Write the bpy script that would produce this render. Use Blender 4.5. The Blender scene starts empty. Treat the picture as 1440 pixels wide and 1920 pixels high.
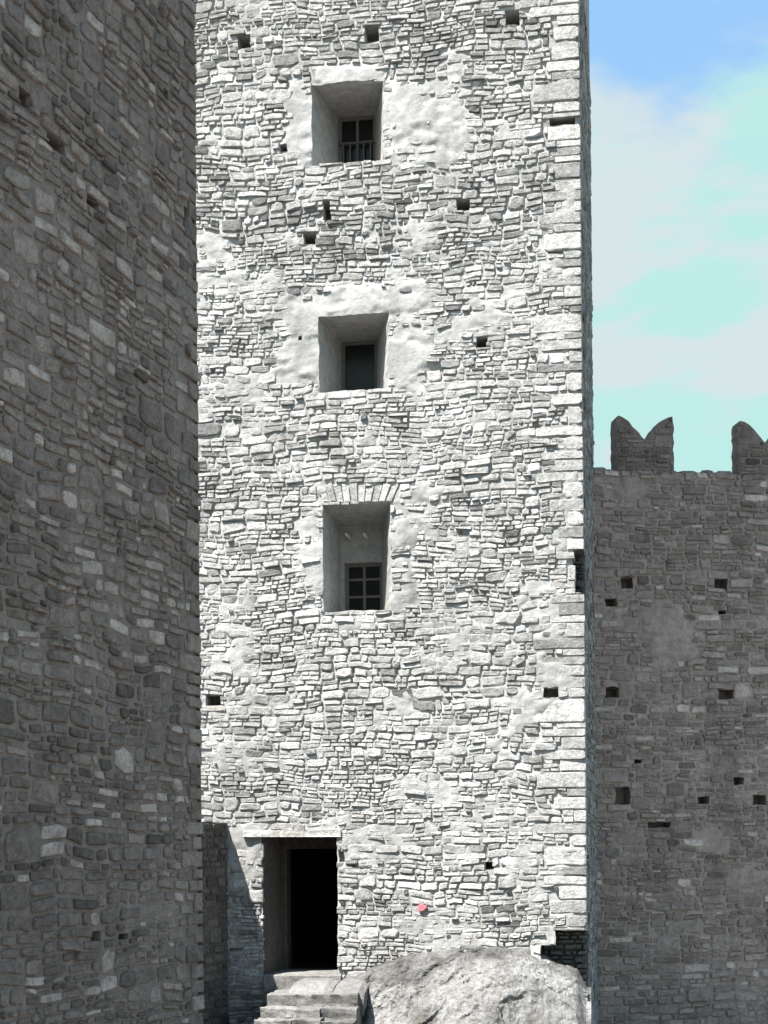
import bpy, math, random
import numpy as np
from mathutils import Vector, Matrix

# ------------------------------------------------------------------ camera, sky, sun, exposure
scn = bpy.context.scene
COL = scn.collection
F = 2773.0          # focal length in photo pixels (photo 1440 x 1920)
CX, HZ = 720.0, 1600.0   # principal point: level camera with a shifted lens, horizon low in the frame
EYE = 1.65
ROLL = math.radians(0.5)

cam_d = bpy.data.cameras.new('camera')
cam = bpy.data.objects.new('camera', cam_d)
COL.objects.link(cam)
cam_d.sensor_fit = 'VERTICAL'
cam_d.sensor_height = 24.0
cam_d.sensor_width = 18.0
cam_d.lens = 24.0 * F / 1920.0
cam_d.shift_y = (HZ - 960.0) / 1920.0
cam_d.clip_start = 0.1
cam_d.clip_end = 3000.0
cam.matrix_world = Matrix.Translation((0, 0, EYE)) @ Matrix.Rotation(math.radians(90), 4, 'X') @ Matrix.Rotation(-ROLL, 4, 'Z')
scn.camera = cam

LIGHT = Vector((0.445, 0.386, -1.0)).normalized()      # the way sunlight travels
EL = math.asin(-LIGHT.z)
world = bpy.data.worlds.new('World')
scn.world = world
world.use_nodes = True
wn = world.node_tree
wn.nodes.clear()
w_out = wn.nodes.new('ShaderNodeOutputWorld')
w_bg = wn.nodes.new('ShaderNodeBackground')
w_sky = wn.nodes.new('ShaderNodeTexSky')
w_sky.sky_type = 'NISHITA'
w_sky.sun_disc = False
w_sky.sun_elevation = EL
w_sky.sun_rotation = math.atan2(-LIGHT.x, -LIGHT.y)
w_sky.altitude = 300
w_sky.air_density = 1.0
w_sky.dust_density = 1.6
w_sky.ozone_density = 1.0
# a veil of thin bright cloud low in the sky
w_tc = wn.nodes.new('ShaderNodeTexCoord')
w_sep = wn.nodes.new('ShaderNodeSeparateXYZ')
w_mp = wn.nodes.new('ShaderNodeMapping')
w_mp.inputs['Scale'].default_value = (3.0, 3.0, 7.0)
w_no = wn.nodes.new('ShaderNodeTexNoise')
w_no.inputs['Scale'].default_value = 1.6
w_no.inputs['Detail'].default_value = 6.0
w_no.inputs['Roughness'].default_value = 0.55
w_a = wn.nodes.new('ShaderNodeMath'); w_a.operation = 'MULTIPLY_ADD'
w_a.inputs[1].default_value = 0.34; w_a.inputs[2].default_value = -0.17
w_b = wn.nodes.new('ShaderNodeMath'); w_b.operation = 'ADD'
w_r = wn.nodes.new('ShaderNodeMapRange')
w_r.interpolation_type = 'SMOOTHSTEP'
w_r.inputs['From Min'].default_value = 0.475
w_r.inputs['From Max'].default_value = 0.41
w_r.inputs['To Min'].default_value = 0.0
w_r.inputs['To Max'].default_value = 0.92
w_mix = wn.nodes.new('ShaderNodeMixRGB')
w_no2 = wn.nodes.new('ShaderNodeTexNoise')
w_no2.inputs['Scale'].default_value = 2.6
w_no2.inputs['Detail'].default_value = 5.0
w_no2.inputs['Roughness'].default_value = 0.5
w_mp2 = wn.nodes.new('ShaderNodeMapping')
w_mp2.inputs['Scale'].default_value = (3.2, 2.0, 9.0)
w_mp2.inputs['Location'].default_value = (0.2, 0.0, 0.45)
w_r2 = wn.nodes.new('ShaderNodeMapRange')
w_r2.interpolation_type = 'SMOOTHSTEP'
w_r2.inputs['From Min'].default_value = 0.465
w_r2.inputs['From Max'].default_value = 0.575
w_cl = wn.nodes.new('ShaderNodeMixRGB')
w_cl.inputs['Color1'].default_value = (2.7, 4.3, 3.95, 1)
w_cl.inputs['Color2'].default_value = (3.55, 4.0, 4.0, 1)
w_blue = wn.nodes.new('ShaderNodeMixRGB')
w_blue.inputs['Fac'].default_value = 0.55
w_blue.inputs['Color2'].default_value = (2.1, 4.0, 6.2, 1)
L = wn.links.new
L(w_tc.outputs['Generated'], w_mp2.inputs['Vector'])
L(w_mp2.outputs[0], w_no2.inputs['Vector'])
L(w_no2.outputs['Fac'], w_r2.inputs['Value'])
L(w_r2.outputs[0], w_cl.inputs['Fac'])
L(w_cl.outputs[0], w_mix.inputs['Color2'])
L(w_tc.outputs['Generated'], w_sep.inputs[0])
L(w_tc.outputs['Generated'], w_mp.inputs['Vector'])
L(w_mp.outputs[0], w_no.inputs['Vector'])
L(w_no.outputs['Fac'], w_a.inputs[0])
L(w_a.outputs[0], w_b.inputs[0])
L(w_sep.outputs['Z'], w_b.inputs[1])
L(w_b.outputs[0], w_r.inputs['Value'])
L(w_r.outputs[0], w_mix.inputs['Fac'])
L(w_sky.outputs[0], w_blue.inputs['Color1'])
L(w_blue.outputs[0], w_mix.inputs['Color1'])
L(w_mix.outputs[0], w_bg.inputs['Color'])
w_bg.inputs['Strength'].default_value = 0.066
L(w_bg.outputs[0], w_out.inputs['Surface'])

sun_d = bpy.data.lights.new('sun', 'SUN')
sun_d.energy = 5.0
sun_d.angle = math.radians(0.53)
sun_d.color = (1.0, 0.965, 0.91)
sun = bpy.data.objects.new('sun', sun_d)
COL.objects.link(sun)
sun.rotation_euler = LIGHT.to_track_quat('-Z', 'Y').to_euler()
sun.location = (-8, -4, 30)

scn.view_settings.view_transform = 'Standard'
scn.view_settings.look = 'None'
scn.view_settings.exposure = 1.6
scn.view_settings.gamma = 1.0
scn.cycles.max_bounces = 5
scn.cycles.diffuse_bounces = 4
scn.cycles.glossy_bounces = 2

# ------------------------------------------------------------------ noise
def _hash(ix, iy, seed):
    h = (ix.astype(np.int64) * 374761393 + iy.astype(np.int64) * 668265263 + seed * 1442695041) & 0xFFFFFFFF
    h = ((h ^ (h >> 13)) * 1274126177) & 0xFFFFFFFF
    h = h ^ (h >> 16)
    return (h & 0xFFFF) / 65535.0

def vnoise(x, y, seed=0):
    x = np.asarray(x, float); y = np.asarray(y, float)
    ix = np.floor(x); iy = np.floor(y)
    fx = x - ix; fy = y - iy
    fx = fx * fx * (3 - 2 * fx); fy = fy * fy * (3 - 2 * fy)
    a = _hash(ix, iy, seed); b = _hash(ix + 1, iy, seed)
    c = _hash(ix, iy + 1, seed); d = _hash(ix + 1, iy + 1, seed)
    return ((a * (1 - fx) + b * fx) * (1 - fy) + (c * (1 - fx) + d * fx) * fy) * 2 - 1

def fbm(x, y, seed=0, octv=3, rough=0.5):
    s = 0.0; a = 1.0; t = 0.0
    for k in range(octv):
        s = s + a * vnoise(np.asarray(x) * 2 ** k, np.asarray(y) * 2 ** k, seed + 17 * k)
        t += a; a *= rough
    return s / t

def sstep(a, b, x):
    t = np.clip((np.asarray(x, float) - a) / (b - a), 0, 1)
    return t * t * (3 - 2 * t)

# ------------------------------------------------------------------ materials
def nodes_of(name):
    m = bpy.data.materials.new(name)
    m.use_nodes = True
    nt = m.node_tree
    b = nt.nodes['Principled BSDF']
    return m, nt, b

def add_pos(nt):
    g = nt.nodes.new('ShaderNodeNewGeometry')
    return g.outputs['Position']

def noise_node(nt, vec, scale, detail=6.0, rough=0.6):
    n = nt.nodes.new('ShaderNodeTexNoise')
    n.inputs['Scale'].default_value = scale
    n.inputs['Detail'].default_value = detail
    n.inputs['Roughness'].default_value = rough
    nt.links.new(vec, n.inputs['Vector'])
    return n.outputs['Fac']

def ramp(nt, fac, stops):
    r = nt.nodes.new('ShaderNodeValToRGB')
    el = r.color_ramp.elements
    while len(el) < len(stops):
        el.new(0.5)
    for e, (p, c) in zip(el, stops):
        e.position = p
        e.color = (c[0], c[1], c[2], 1) if isinstance(c, (tuple, list)) else (c, c, c, 1)
    nt.links.new(fac, r.inputs['Fac'])
    return r.outputs['Color']

def mul(nt, c1, c2, fac=1.0, mode='MULTIPLY'):
    n = nt.nodes.new('ShaderNodeMixRGB')
    n.blend_type = mode
    n.inputs['Fac'].default_value = fac
    nt.links.new(c1, n.inputs['Color1'])
    nt.links.new(c2, n.inputs['Color2'])
    return n.outputs['Color']

def bump(nt, bsdf, hgt, strength, dist, prev=None):
    n = nt.nodes.new('ShaderNodeBump')
    n.inputs['Strength'].default_value = strength
    n.inputs['Distance'].default_value = dist
    nt.links.new(hgt, n.inputs['Height'])
    if prev is not None:
        nt.links.new(prev, n.inputs['Normal'])
    nt.links.new(n.outputs['Normal'], bsdf.inputs['Normal'])
    return n.outputs['Normal']

def height_sum(nt, a, b, k):
    n = nt.nodes.new('ShaderNodeMath'); n.operation = 'MULTIPLY_ADD'
    nt.links.new(b, n.inputs[0]); n.inputs[1].default_value = k
    nt.links.new(a, n.inputs[2])
    return n.outputs[0]

def tinted(c, t):
    return tuple(x * k for x, k in zip(c, t))
TINT_TOWER = (0.705, 0.70, 0.70)
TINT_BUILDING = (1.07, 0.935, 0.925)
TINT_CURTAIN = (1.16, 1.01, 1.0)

def stone_mat(name, stops, lich=0.75, bmp=0.035, tint=(1, 1, 1)):
    m, nt, b = nodes_of(name)
    pos = add_pos(nt)
    at = nt.nodes.new('ShaderNodeAttribute')
    at.attribute_name = 'tone'
    col = ramp(nt, at.outputs['Fac'], [(p, tinted(c, tint)) for p, c in stops])
    n1 = noise_node(nt, pos, 11.0, 5.0, 0.72)
    col = mul(nt, col, ramp(nt, n1, [(0.3, 0.62), (0.52, 1.0), (0.72, 1.25)]))
    n2 = noise_node(nt, pos, 38.0, 2.0, 0.75)
    col = mul(nt, col, ramp(nt, n2, [(0.3, 0.6), (0.46, 1.0), (0.7, 1.12)]))
    n3 = noise_node(nt, pos, 2.2, 3.0, 0.6)
    col = mul(nt, col, ramp(nt, n3, [(0.35, (lich * 1.02, lich, lich * 0.95)), (0.5, (1.0, 1.0, 1.0)), (0.68, (1.02, 1.0, 0.965))]))
    nt.links.new(col, b.inputs['Base Color'])
    b.inputs['Roughness'].default_value = 0.9
    b.inputs['Specular IOR Level'].default_value = 0.15
    bump(nt, b, n1, 0.8, bmp)
    return m

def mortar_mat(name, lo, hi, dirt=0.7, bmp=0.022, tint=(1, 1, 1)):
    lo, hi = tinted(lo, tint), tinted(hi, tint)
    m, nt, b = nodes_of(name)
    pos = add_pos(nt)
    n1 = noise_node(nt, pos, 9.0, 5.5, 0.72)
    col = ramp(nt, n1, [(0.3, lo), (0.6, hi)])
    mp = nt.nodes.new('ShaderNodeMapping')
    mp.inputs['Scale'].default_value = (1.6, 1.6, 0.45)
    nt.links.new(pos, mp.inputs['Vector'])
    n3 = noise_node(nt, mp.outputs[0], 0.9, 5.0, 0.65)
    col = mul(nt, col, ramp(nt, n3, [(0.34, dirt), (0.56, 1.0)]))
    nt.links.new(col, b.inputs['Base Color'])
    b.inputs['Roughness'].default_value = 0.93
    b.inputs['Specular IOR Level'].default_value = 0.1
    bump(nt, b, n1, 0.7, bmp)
    return m

M = {}
M['tower_stone'] = stone_mat('tower_stone', [(0.0, (0.15, 0.15, 0.147)), (0.35, (0.36, 0.358, 0.352)), (0.7, (0.56, 0.556, 0.545)), (1.0, (0.72, 0.714, 0.70))], tint=TINT_TOWER)
M['tower_mortar'] = mortar_mat('tower_mortar', (0.42, 0.417, 0.406), (0.575, 0.57, 0.556), tint=TINT_TOWER)
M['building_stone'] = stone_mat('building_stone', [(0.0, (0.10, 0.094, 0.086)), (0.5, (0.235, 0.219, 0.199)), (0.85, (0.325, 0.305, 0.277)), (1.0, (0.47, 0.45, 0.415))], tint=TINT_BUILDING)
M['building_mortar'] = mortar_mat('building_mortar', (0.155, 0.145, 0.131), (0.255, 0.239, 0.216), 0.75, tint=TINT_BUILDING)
M['curtain_stone'] = stone_mat('curtain_stone', [(0.0, (0.12, 0.114, 0.105)), (0.5, (0.27, 0.257, 0.238)), (0.85, (0.40, 0.382, 0.355)), (1.0, (0.56, 0.54, 0.505))], tint=TINT_CURTAIN)
M['curtain_mortar'] = mortar_mat('curtain_mortar', (0.21, 0.195, 0.178), (0.375, 0.35, 0.32), 0.7, tint=TINT_CURTAIN)
M['reveal'] = mortar_mat('old_reveal_plaster', (0.30, 0.298, 0.29), (0.46, 0.456, 0.445), 0.8, 0.015, tint=(0.86, 0.85, 0.84))
M['rock'] = stone_mat('rock_face', [(0.0, (0.075, 0.075, 0.073)), (0.4, (0.15, 0.149, 0.146)), (1.0, (0.34, 0.337, 0.33))], 0.6, 0.05, tint=TINT_TOWER)
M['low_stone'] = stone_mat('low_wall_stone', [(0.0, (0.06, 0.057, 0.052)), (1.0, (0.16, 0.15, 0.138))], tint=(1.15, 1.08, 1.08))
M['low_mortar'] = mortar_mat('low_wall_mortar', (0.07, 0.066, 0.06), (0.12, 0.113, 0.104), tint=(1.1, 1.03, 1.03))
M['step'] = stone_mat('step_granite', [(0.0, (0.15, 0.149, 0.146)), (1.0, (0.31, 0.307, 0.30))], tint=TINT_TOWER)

def plain_mat(name, col, rough=0.7, nscale=20.0, var=0.7, spec=0.3):
    m, nt, b = nodes_of(name)
    pos = add_pos(nt)
    n = noise_node(nt, pos, nscale, 6.0, 0.6)
    c = ramp(nt, n, [(0.3, tuple(x * var for x in col)), (0.7, col)])
    nt.links.new(c, b.inputs['Base Color'])
    b.inputs['Roughness'].default_value = rough
    b.inputs['Specular IOR Level'].default_value = spec
    bump(nt, b, n, 0.2, 0.01)
    return m

M['wood'] = plain_mat('weathered_wood', (0.16, 0.15, 0.14), 0.8, 30)
M['iron'] = plain_mat('dark_iron', (0.10, 0.10, 0.10), 0.55, 60)
M['glass'] = plain_mat('dark_window_glass', (0.012, 0.012, 0.012), 0.22, 3, 0.8, 0.3)
M['passage_dark'] = plain_mat('darkened_passage', (0.018, 0.018, 0.018), 1.0, 4)  # near-black colour puts the unlit darkness of the doorway into the material
M['red'] = plain_mat('faded_red_paint', (0.55, 0.17, 0.20), 0.7, 40, 0.75)
M['peg'] = plain_mat('pale_peg', (0.75, 0.75, 0.73), 0.6, 30, 0.9)

# ------------------------------------------------------------------ object helpers
def new_mesh(name, verts, faces, mat, tone=None, smooth=False):
    me = bpy.data.meshes.new(name)
    me.from_pydata(np.asarray(verts, float).tolist(), [], faces)
    me.materials.append(mat)
    if tone is not None:
        a = me.attributes.new('tone', 'FLOAT', 'POINT')
        a.data.foreach_set('value', np.broadcast_to(np.asarray(tone, np.float32), (len(verts),)).copy())
    if smooth:
        me.polygons.foreach_set('use_smooth', np.ones(len(me.polygons), bool))
    me.update()
    return me

def thing(name, loc, label, cat, group=None):
    o = bpy.data.objects.new(name, None)
    o.empty_display_size = 0.3
    o.location = loc
    o['label'] = label
    o['category'] = cat
    if group:
        o['group'] = group
    COL.objects.link(o)
    return o

def root_loc(o):
    while o.parent is not None:
        o = o.parent
    return np.array(o.location)

def part(name, parent, verts, faces, mat, tone=None, smooth=False, kind=None, label=None):
    v = np.asarray(verts, float)
    if parent is not None:
        v = v - root_loc(parent)
    o = bpy.data.objects.new(name, new_mesh(name, v, faces, mat, tone, smooth))
    o.parent = parent
    if kind:
        o['kind'] = kind
    if label:
        o['label'] = label
    COL.objects.link(o)
    return o

class Frame:
    """a vertical wall plane: u along the wall, v = world height, n outwards"""
    def __init__(s, ox, oy, ux, uy):
        l = math.hypot(ux, uy)
        s.o = np.array([ox, oy]); s.u = np.array([ux / l, uy / l])
        s.n = np.array([s.u[1], -s.u[0]])
    def p(s, u, v, n=0.0):
        u = np.asarray(u, float); v = np.asarray(v, float); n = np.broadcast_to(np.asarray(n, float), u.shape)
        return np.stack([s.o[0] + s.u[0] * u + s.n[0] * n, s.o[1] + s.u[1] * u + s.n[1] * n, v], -1)
    def px(s, px, py, n=0.0):
        a = px - CX; b = HZ - py
        c, q = math.cos(ROLL), math.sin(ROLL)
        a0 = (a * c + b * q) / F; b0 = (-a * q + b * c) / F
        o = s.o + s.n * n
        t = (o @ s.n) / (np.array([a0, 1.0]) @ s.n)
        hit = np.array([a0, 1.0]) * t
        return float((hit - s.o) @ s.u), EYE + b0 * t

def to_px(P):
    P = np.asarray(P, float)
    a0 = P[..., 0] / P[..., 1] * F; b0 = (P[..., 2] - EYE) / P[..., 1] * F
    c, q = math.cos(ROLL), math.sin(ROLL)
    return CX + a0 * c - b0 * q, HZ - (a0 * q + b0 * c)

# ------------------------------------------------------------------ masonry
def rubble(u0, u1, v0, v1, rng, band=(0.2, 0.36), sw=(0.14, 0.46), big=0.2):
    """rects (ua, ub, va, vb): roughly coursed rubble, bands split into layers of unequal stones"""
    out = []
    v = v0
    while v < v1:
        H = rng.uniform(*band)
        u = u0 - rng.uniform(0, 0.5)
        while u < u1:
            r = rng.random()
            if r < big:
                cw = rng.uniform(1.0, 2.1) * H
                out.append((u, u + cw, v, v + H))
            else:
                cw = rng.uniform(0.35, 1.15)
                k = 2 if r < big + (1 - big) * 0.6 else 3
                if H < 0.17: k = 2 if r > 0.4 else 1
                cuts = np.cumsum([rng.uniform(0.7, 1.5) for _ in range(k)])
                cuts = np.concatenate([[0], cuts / cuts[-1]]) * H
                for i in range(k):
                    hh = cuts[i + 1] - cuts[i]
                    a = u
                    while a < u + cw - 0.02:
                        w = min(max(hh * rng.uniform(1.2, 4.6), sw[0]), sw[1])
                        if rng.random() < 0.10: w = max(0.6 * w, 0.7 * hh)
                        b = a + w
                        if u + cw - b < 0.09: b = u + cw
                        out.append((a, b, v + cuts[i], v + cuts[i + 1]))
                        a = b
            u += cw
        v += H
    out = [(max(a, u0), min(b, u1), c, min(d, v1)) for (a, b, c, d) in out]
    return [r for r in out if r[1] - r[0] > 0.06 and r[3] - r[2] > 0.035]

def outline(rect, rng, joint, rough=1.0, squared=False):
    a, b, c, d = rect
    g = joint * rng.uniform(0.35, 0.9)
    a += g; b -= g; c += g * 0.8; d -= g * 0.8
    w, h = b - a, d - c
    if w < 0.04 or h < 0.025: return None
    m = min(w, h)
    k = (0.05, 0.12) if squared else (0.06, 0.34)
    j = 0.02 if squared else 0.10 * rough
    def q(): return m * rng.uniform(*k)
    def t(): return m * rng.uniform(-j, j)
    P = []
    P.append((a + q(), c + abs(t()))); P.append((a + w * rng.uniform(.4, .6), c + t()))
    P.append((b - q(), c + abs(t()))); P.append((b - abs(t()), c + q()))
    P.append((b - abs(t()), d - q())); P.append((b - q(), d - abs(t())))
    P.append((a + w * rng.uniform(.4, .6), d + t())); P.append((a + q(), d - abs(t())))
    P.append((a + abs(t()), d - q())); P.append((a + abs(t()), c + q()))
    return np.array(P)

def area(P):
    x, y = P[:, 0], P[:, 1]
    return 0.5 * float(np.sum(x * np.roll(y, -1) - np.roll(x, -1) * y))

def clip_half(P, ax, val, keep_less):
    out = []
    n = len(P)
    for i in range(n):
        p, q = P[i], P[(i + 1) % n]
        ip = (p[ax] <= val) if keep_less else (p[ax] >= val)
        iq = (q[ax] <= val) if keep_less else (q[ax] >= val)
        if ip: out.append(p)
        if ip != iq:
            t = (val - p[ax]) / (q[ax] - p[ax])
            out.append(p + (q - p) * t)
    return np.array(out) if len(out) >= 3 else None

ragged = random.Random(77)
def clip_holes(P, holes):
    for (a, b, c, d) in holes:
        margin = ragged.uniform(-0.016, 0.012)
        lo = P.min(0); hi = P.max(0)
        a2, b2, c2, d2 = a - margin, b + margin, c - margin, d + margin
        if hi[0] <= a2 or lo[0] >= b2 or hi[1] <= c2 or lo[1] >= d2: continue
        best = None
        for ax, val, less in ((0, a2, True), (0, b2, False), (1, c2, True), (1, d2, False)):
            Q = clip_half(P, ax, val, less)
            if Q is None: continue
            A = area(Q)
            if best is None or A > best[0]: best = (A, Q)
        if best is None or best[0] < 0.0028: return None
        P = best[1]
        s = P.max(0) - P.min(0)
        if s.min() < 0.028: return None
    return P

def stone_geo(P, h, rng, n0=-0.05, dome=0.84, tilt=0.08):
    """verts (u, v, n) and faces of one stone: three rings and a rough top"""
    keep = [i for i in range(len(P)) if np.linalg.norm(P[i] - P[i - 1]) > 0.004]
    P = P[keep]
    N = len(P)
    c = P.mean(0)
    s = (P.max(0) - P.min(0))
    m = min(s)
    tu, tv = rng.uniform(-0.5, 0.5) * tilt, rng.uniform(-1, 0.8) * tilt
    d = P - c
    def lift(Q): return tu * (Q[:, 0] - c[0]) + tv * (Q[:, 1] - c[1])
    L_ = np.linalg.norm(d, axis=1, keepdims=True) + 1e-9
    R2 = c + d * np.maximum(1 - 0.05 * m / L_, 0.5)
    R3 = c + d * np.maximum(1 - (1 - dome) * m / L_, 0.35)
    jit = np.array([rng.uniform(-0.2, 0.2) for _ in range(N)]) * max(h, 0.012)
    V = np.concatenate([
        np.column_stack([P, np.full(N, n0)]),
        np.column_stack([R2, h * 0.45 + lift(R2) + jit * 0.4]),
        np.column_stack([R3, h + lift(R3) + jit])])
    fs = []
    for i in range(N):
        j = (i + 1) % N
        fs.append((i, j, N + j, N + i))
        fs.append((N + i, N + j, 2 * N + j, 2 * N + i))
    fs.append(tuple(range(2 * N, 3 * N)))
    return V, fs

def lay(fr, parent, stones, mat, limit, box, part_name='stone', rest_name='small_stones'):
    """stones: list of (V(u,v,n), faces, tone). The ones that show largest become parts, the others one 'stuff' part."""
    sized = []
    for i, (V, f, t) in enumerate(stones):
        W = fr.p(V[:, 0], V[:, 1], V[:, 2])
        x, y = to_px(W)
        cx, cy = x.mean(), y.mean()
        inside = box[0] < cx < box[1] and box[2] < cy < box[3]
        sized.append(((x.max() - x.min()) * (y.max() - y.min()) if inside else 0.0, i, W))
    order = sorted(range(len(sized)), key=lambda k: -sized[k][0])
    big = [k for k in order[:limit] if sized[k][0] > 0]
    bs = set(big)
    for k in big:
        part(part_name, parent, sized[k][2], stones[k][1], mat, stones[k][2])
    vs, fs, ts, off = [], [], [], 0
    for k in range(len(stones)):
        if k in bs: continue
        W = sized[k][2]
        vs.append(W); ts.append(np.full(len(W), stones[k][2]))
        fs.extend([tuple(i + off for i in f) for f in stones[k][1]])
        off += len(W)
    if vs:
        part(rest_name, parent, np.concatenate(vs), fs, mat, np.concatenate(ts), kind='stuff')

def lines(a, b, step, edges):
    n = max(2, int(round((b - a) / step)) + 1)
    L_ = np.linspace(a, b, n)
    for e in edges:
        if a < e < b:
            L_[np.argmin(np.abs(L_ - e))] = e
    return np.sort(L_)

def sheet(fr, parent, name, us, vs, holes, disp, jit, mat):
    U, V = np.meshgrid(us, vs)
    ju, jv = jit(U, V)
    P = fr.p(U + ju, V + jv, disp(U, V)).reshape(-1, 3)
    nu, nv = len(us), len(vs)
    uc = (us[:-1] + us[1:]) / 2; vc = (vs[:-1] + vs[1:]) / 2
    mask = np.ones((nv - 1, nu - 1), bool)
    for (a, b, c, d) in holes:
        mask &= ~(((vc > c) & (vc < d))[:, None] & ((uc > a) & (uc < b))[None, :])
    I, J = np.nonzero(mask)
    b0 = I * nu + J
    faces = np.column_stack([b0, b0 + 1, b0 + nu + 1, b0 + nu]).tolist()
    return part(name, parent, P, faces, mat, 0.6, smooth=True)

def box_geo(fr, a, b, c, d, n0, n1):
    V = [(a, c, n0), (b, c, n0), (b, d, n0), (a, d, n0), (a, c, n1), (b, c, n1), (b, d, n1), (a, d, n1)]
    V = np.array(V)
    Fc = [(0, 3, 2, 1), (4, 5, 6, 7), (0, 1, 5, 4), (1, 2, 6, 5), (2, 3, 7, 6), (3, 0, 4, 7)]
    return fr.p(V[:, 0], V[:, 1], V[:, 2]), Fc

def bars(fr, boxes):
    vs, fs = [], []
    for i, bx in enumerate(boxes):
        v, f = box_geo(fr, *bx)
        vs.append(v); fs += [tuple(k + 8 * i for k in q) for q in f]
    return np.concatenate(vs), fs

def putlog(fr, parent, rect, disp, jit, mat, depth=0.42, name='putlog_hole'):
    """a square socket left by the scaffolding: four sides and an end"""
    a, b, c, d = rect
    rings = []
    for n in (None, -0.06, -depth):
        Q = np.array([(a, c), (b, c), (b, d), (a, d)])
        if n is None:
            ju, jv = jit(Q[:, 0], Q[:, 1])
            rings.append(fr.p(Q[:, 0] + ju, Q[:, 1] + jv, disp(Q[:, 0], Q[:, 1]) + 0.002))
        else:
            rings.append(fr.p(Q[:, 0], Q[:, 1], n))
    V = np.concatenate(rings)
    fs = []
    for r in range(2):
        for i in range(4):
            j = (i + 1) % 4
            fs.append((4 * r + i, 4 * r + 4 + i, 4 * r + 4 + j, 4 * r + j))
    fs.append((8, 9, 10, 11))
    return part(name, parent, V, fs, mat, 0.25)

def reveal(fr, parent, name, outer, mid, depth, us, vs, disp, jit, mat, seed):
    """splayed sides, sill and soffit of an opening, from the wall face back to the frame"""
    a, b, c, d = outer
    ma, mb, mc, md = mid
    eu = us[(us >= a - 1e-6) & (us <= b + 1e-6)]
    ev = vs[(vs >= c - 1e-6) & (vs <= d + 1e-6)]
    loop = [(u, c) for u in eu] + [(b, v) for v in ev[1:]] + [(u, d) for u in eu[::-1][1:]] + [(a, v) for v in ev[::-1][1:-1]]
    Lp = np.array(loop)
    K = 9
    rings = []
    ju, jv = jit(Lp[:, 0], Lp[:, 1])
    base = disp(Lp[:, 0], Lp[:, 1])
    for k in range(K):
        t = k / (K - 1)
        uu = Lp[:, 0] * (1 - t) + (ma + (Lp[:, 0] - a) / (b - a) * (mb - ma)) * t
        vv = Lp[:, 1] * (1 - t) + (mc + (Lp[:, 1] - c) / (d - c) * (md - mc)) * t
        w = 0.010 * fbm(Lp[:, 0] * 5 + Lp[:, 1] * 3 + 9, t * 6 * np.ones(len(Lp)) + Lp[:, 1] * 5, seed) * (0 if k in (0, K - 1) else 1)
        cu, cv = (a + b) / 2, (c + d) / 2
        dirn = np.sign(np.stack([np.where(np.isclose(Lp[:, 0], a) | np.isclose(Lp[:, 0], b), Lp[:, 0] - cu, 0),
                                 np.where(np.isclose(Lp[:, 1], c) | np.isclose(Lp[:, 1], d), Lp[:, 1] - cv, 0)]))
        rings.append(fr.p(uu + ju * (1 - t) + w * dirn[0], vv + jv * (1 - t) + w * dirn[1], base * (1 - t) - depth * t))
    N = len(Lp)
    V = np.concatenate(rings)
    fs = []
    for k in range(K - 1):
        for i in range(N):
            j = (i + 1) % N
            fs.append((k * N + i, (k + 1) * N + i, (k + 1) * N + j, k * N + j))
    return part(name, parent, V, fs, mat, 0.7, smooth=False)

def ring_panel(fr, parent, name, big, small, n, back, mat):
    """the wall around a smaller opening at depth n, with its own short reveal to depth back"""
    a, b, c, d = big; e, f, g, h = small
    Q = np.array([(a, c, n), (b, c, n), (b, d, n), (a, d, n), (e, g, n), (f, g, n), (f, h, n), (e, h, n),
                  (e, g, back), (f, g, back), (f, h, back), (e, h, back)])
    fs = []
    for i in range(4):
        j = (i + 1) % 4
        fs.append((i, j, 4 + j, 4 + i)); fs.append((4 + i, 4 + j, 8 + j, 8 + i))
    return part(name, parent, fr.p(Q[:, 0], Q[:, 1], Q[:, 2]), fs, mat, 0.5)

def rag_jit(U, V):
    U = np.asarray(U, float); V = np.asarray(V, float)
    return 0.03 * fbm(U * 6, V * 6, 141, 3, .6), 0.03 * fbm(U * 6, V * 6, 143, 3, .6)

def no_jit(U, V):
    return np.zeros_like(np.asarray(U, float)), np.zeros_like(np.asarray(V, float))

# ------------------------------------------------------------------ ground
gx = np.concatenate([np.linspace(-600, -30, 12), np.linspace(-27, 27, 55), np.linspace(30, 600, 12)])
gy = np.concatenate([np.linspace(-600, -12, 10), np.linspace(-10, 45, 56), np.linspace(48, 900, 14)])
GX, GY = np.meshgrid(gx, gy)
def ground_z(x, y):
    near = sstep(60, 25, np.abs(np.asarray(y) - 15)) * sstep(60, 25, np.abs(np.asarray(x)))
    return -1.75 * sstep(1, 12, y) + 0.10 * fbm(np.asarray(x) * 0.3, np.asarray(y) * 0.3, 5) * near
gP = np.stack([GX, GY, ground_z(GX, GY)], -1).reshape(-1, 3)
nn = len(gx)
gf = [(i * nn + j, i * nn + j + 1, (i + 1) * nn + j + 1, (i + 1) * nn + j) for i in range(len(gy) - 1) for j in range(nn - 1)]
m, nt, b = nodes_of('gravel_ground')
pos = add_pos(nt)
n1 = noise_node(nt, pos, 1.2, 8, 0.65)
n2 = noise_node(nt, pos, 35.0, 5, 0.7)
c = mul(nt, ramp(nt, n1, [(0.35, (0.08, 0.077, 0.07)), (0.65, (0.15, 0.146, 0.136))]), ramp(nt, n2, [(0.3, 0.6), (0.65, 1.15)]))
nt.links.new(c, b.inputs['Base Color']); b.inputs['Roughness'].default_value = 0.95
bump(nt, b, n2, 0.6, 0.02)
ground = part('ground', None, gP, gf, m, smooth=True, kind='structure')
ground['label'] = 'grey gravel ground at the foot of the walls'

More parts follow.
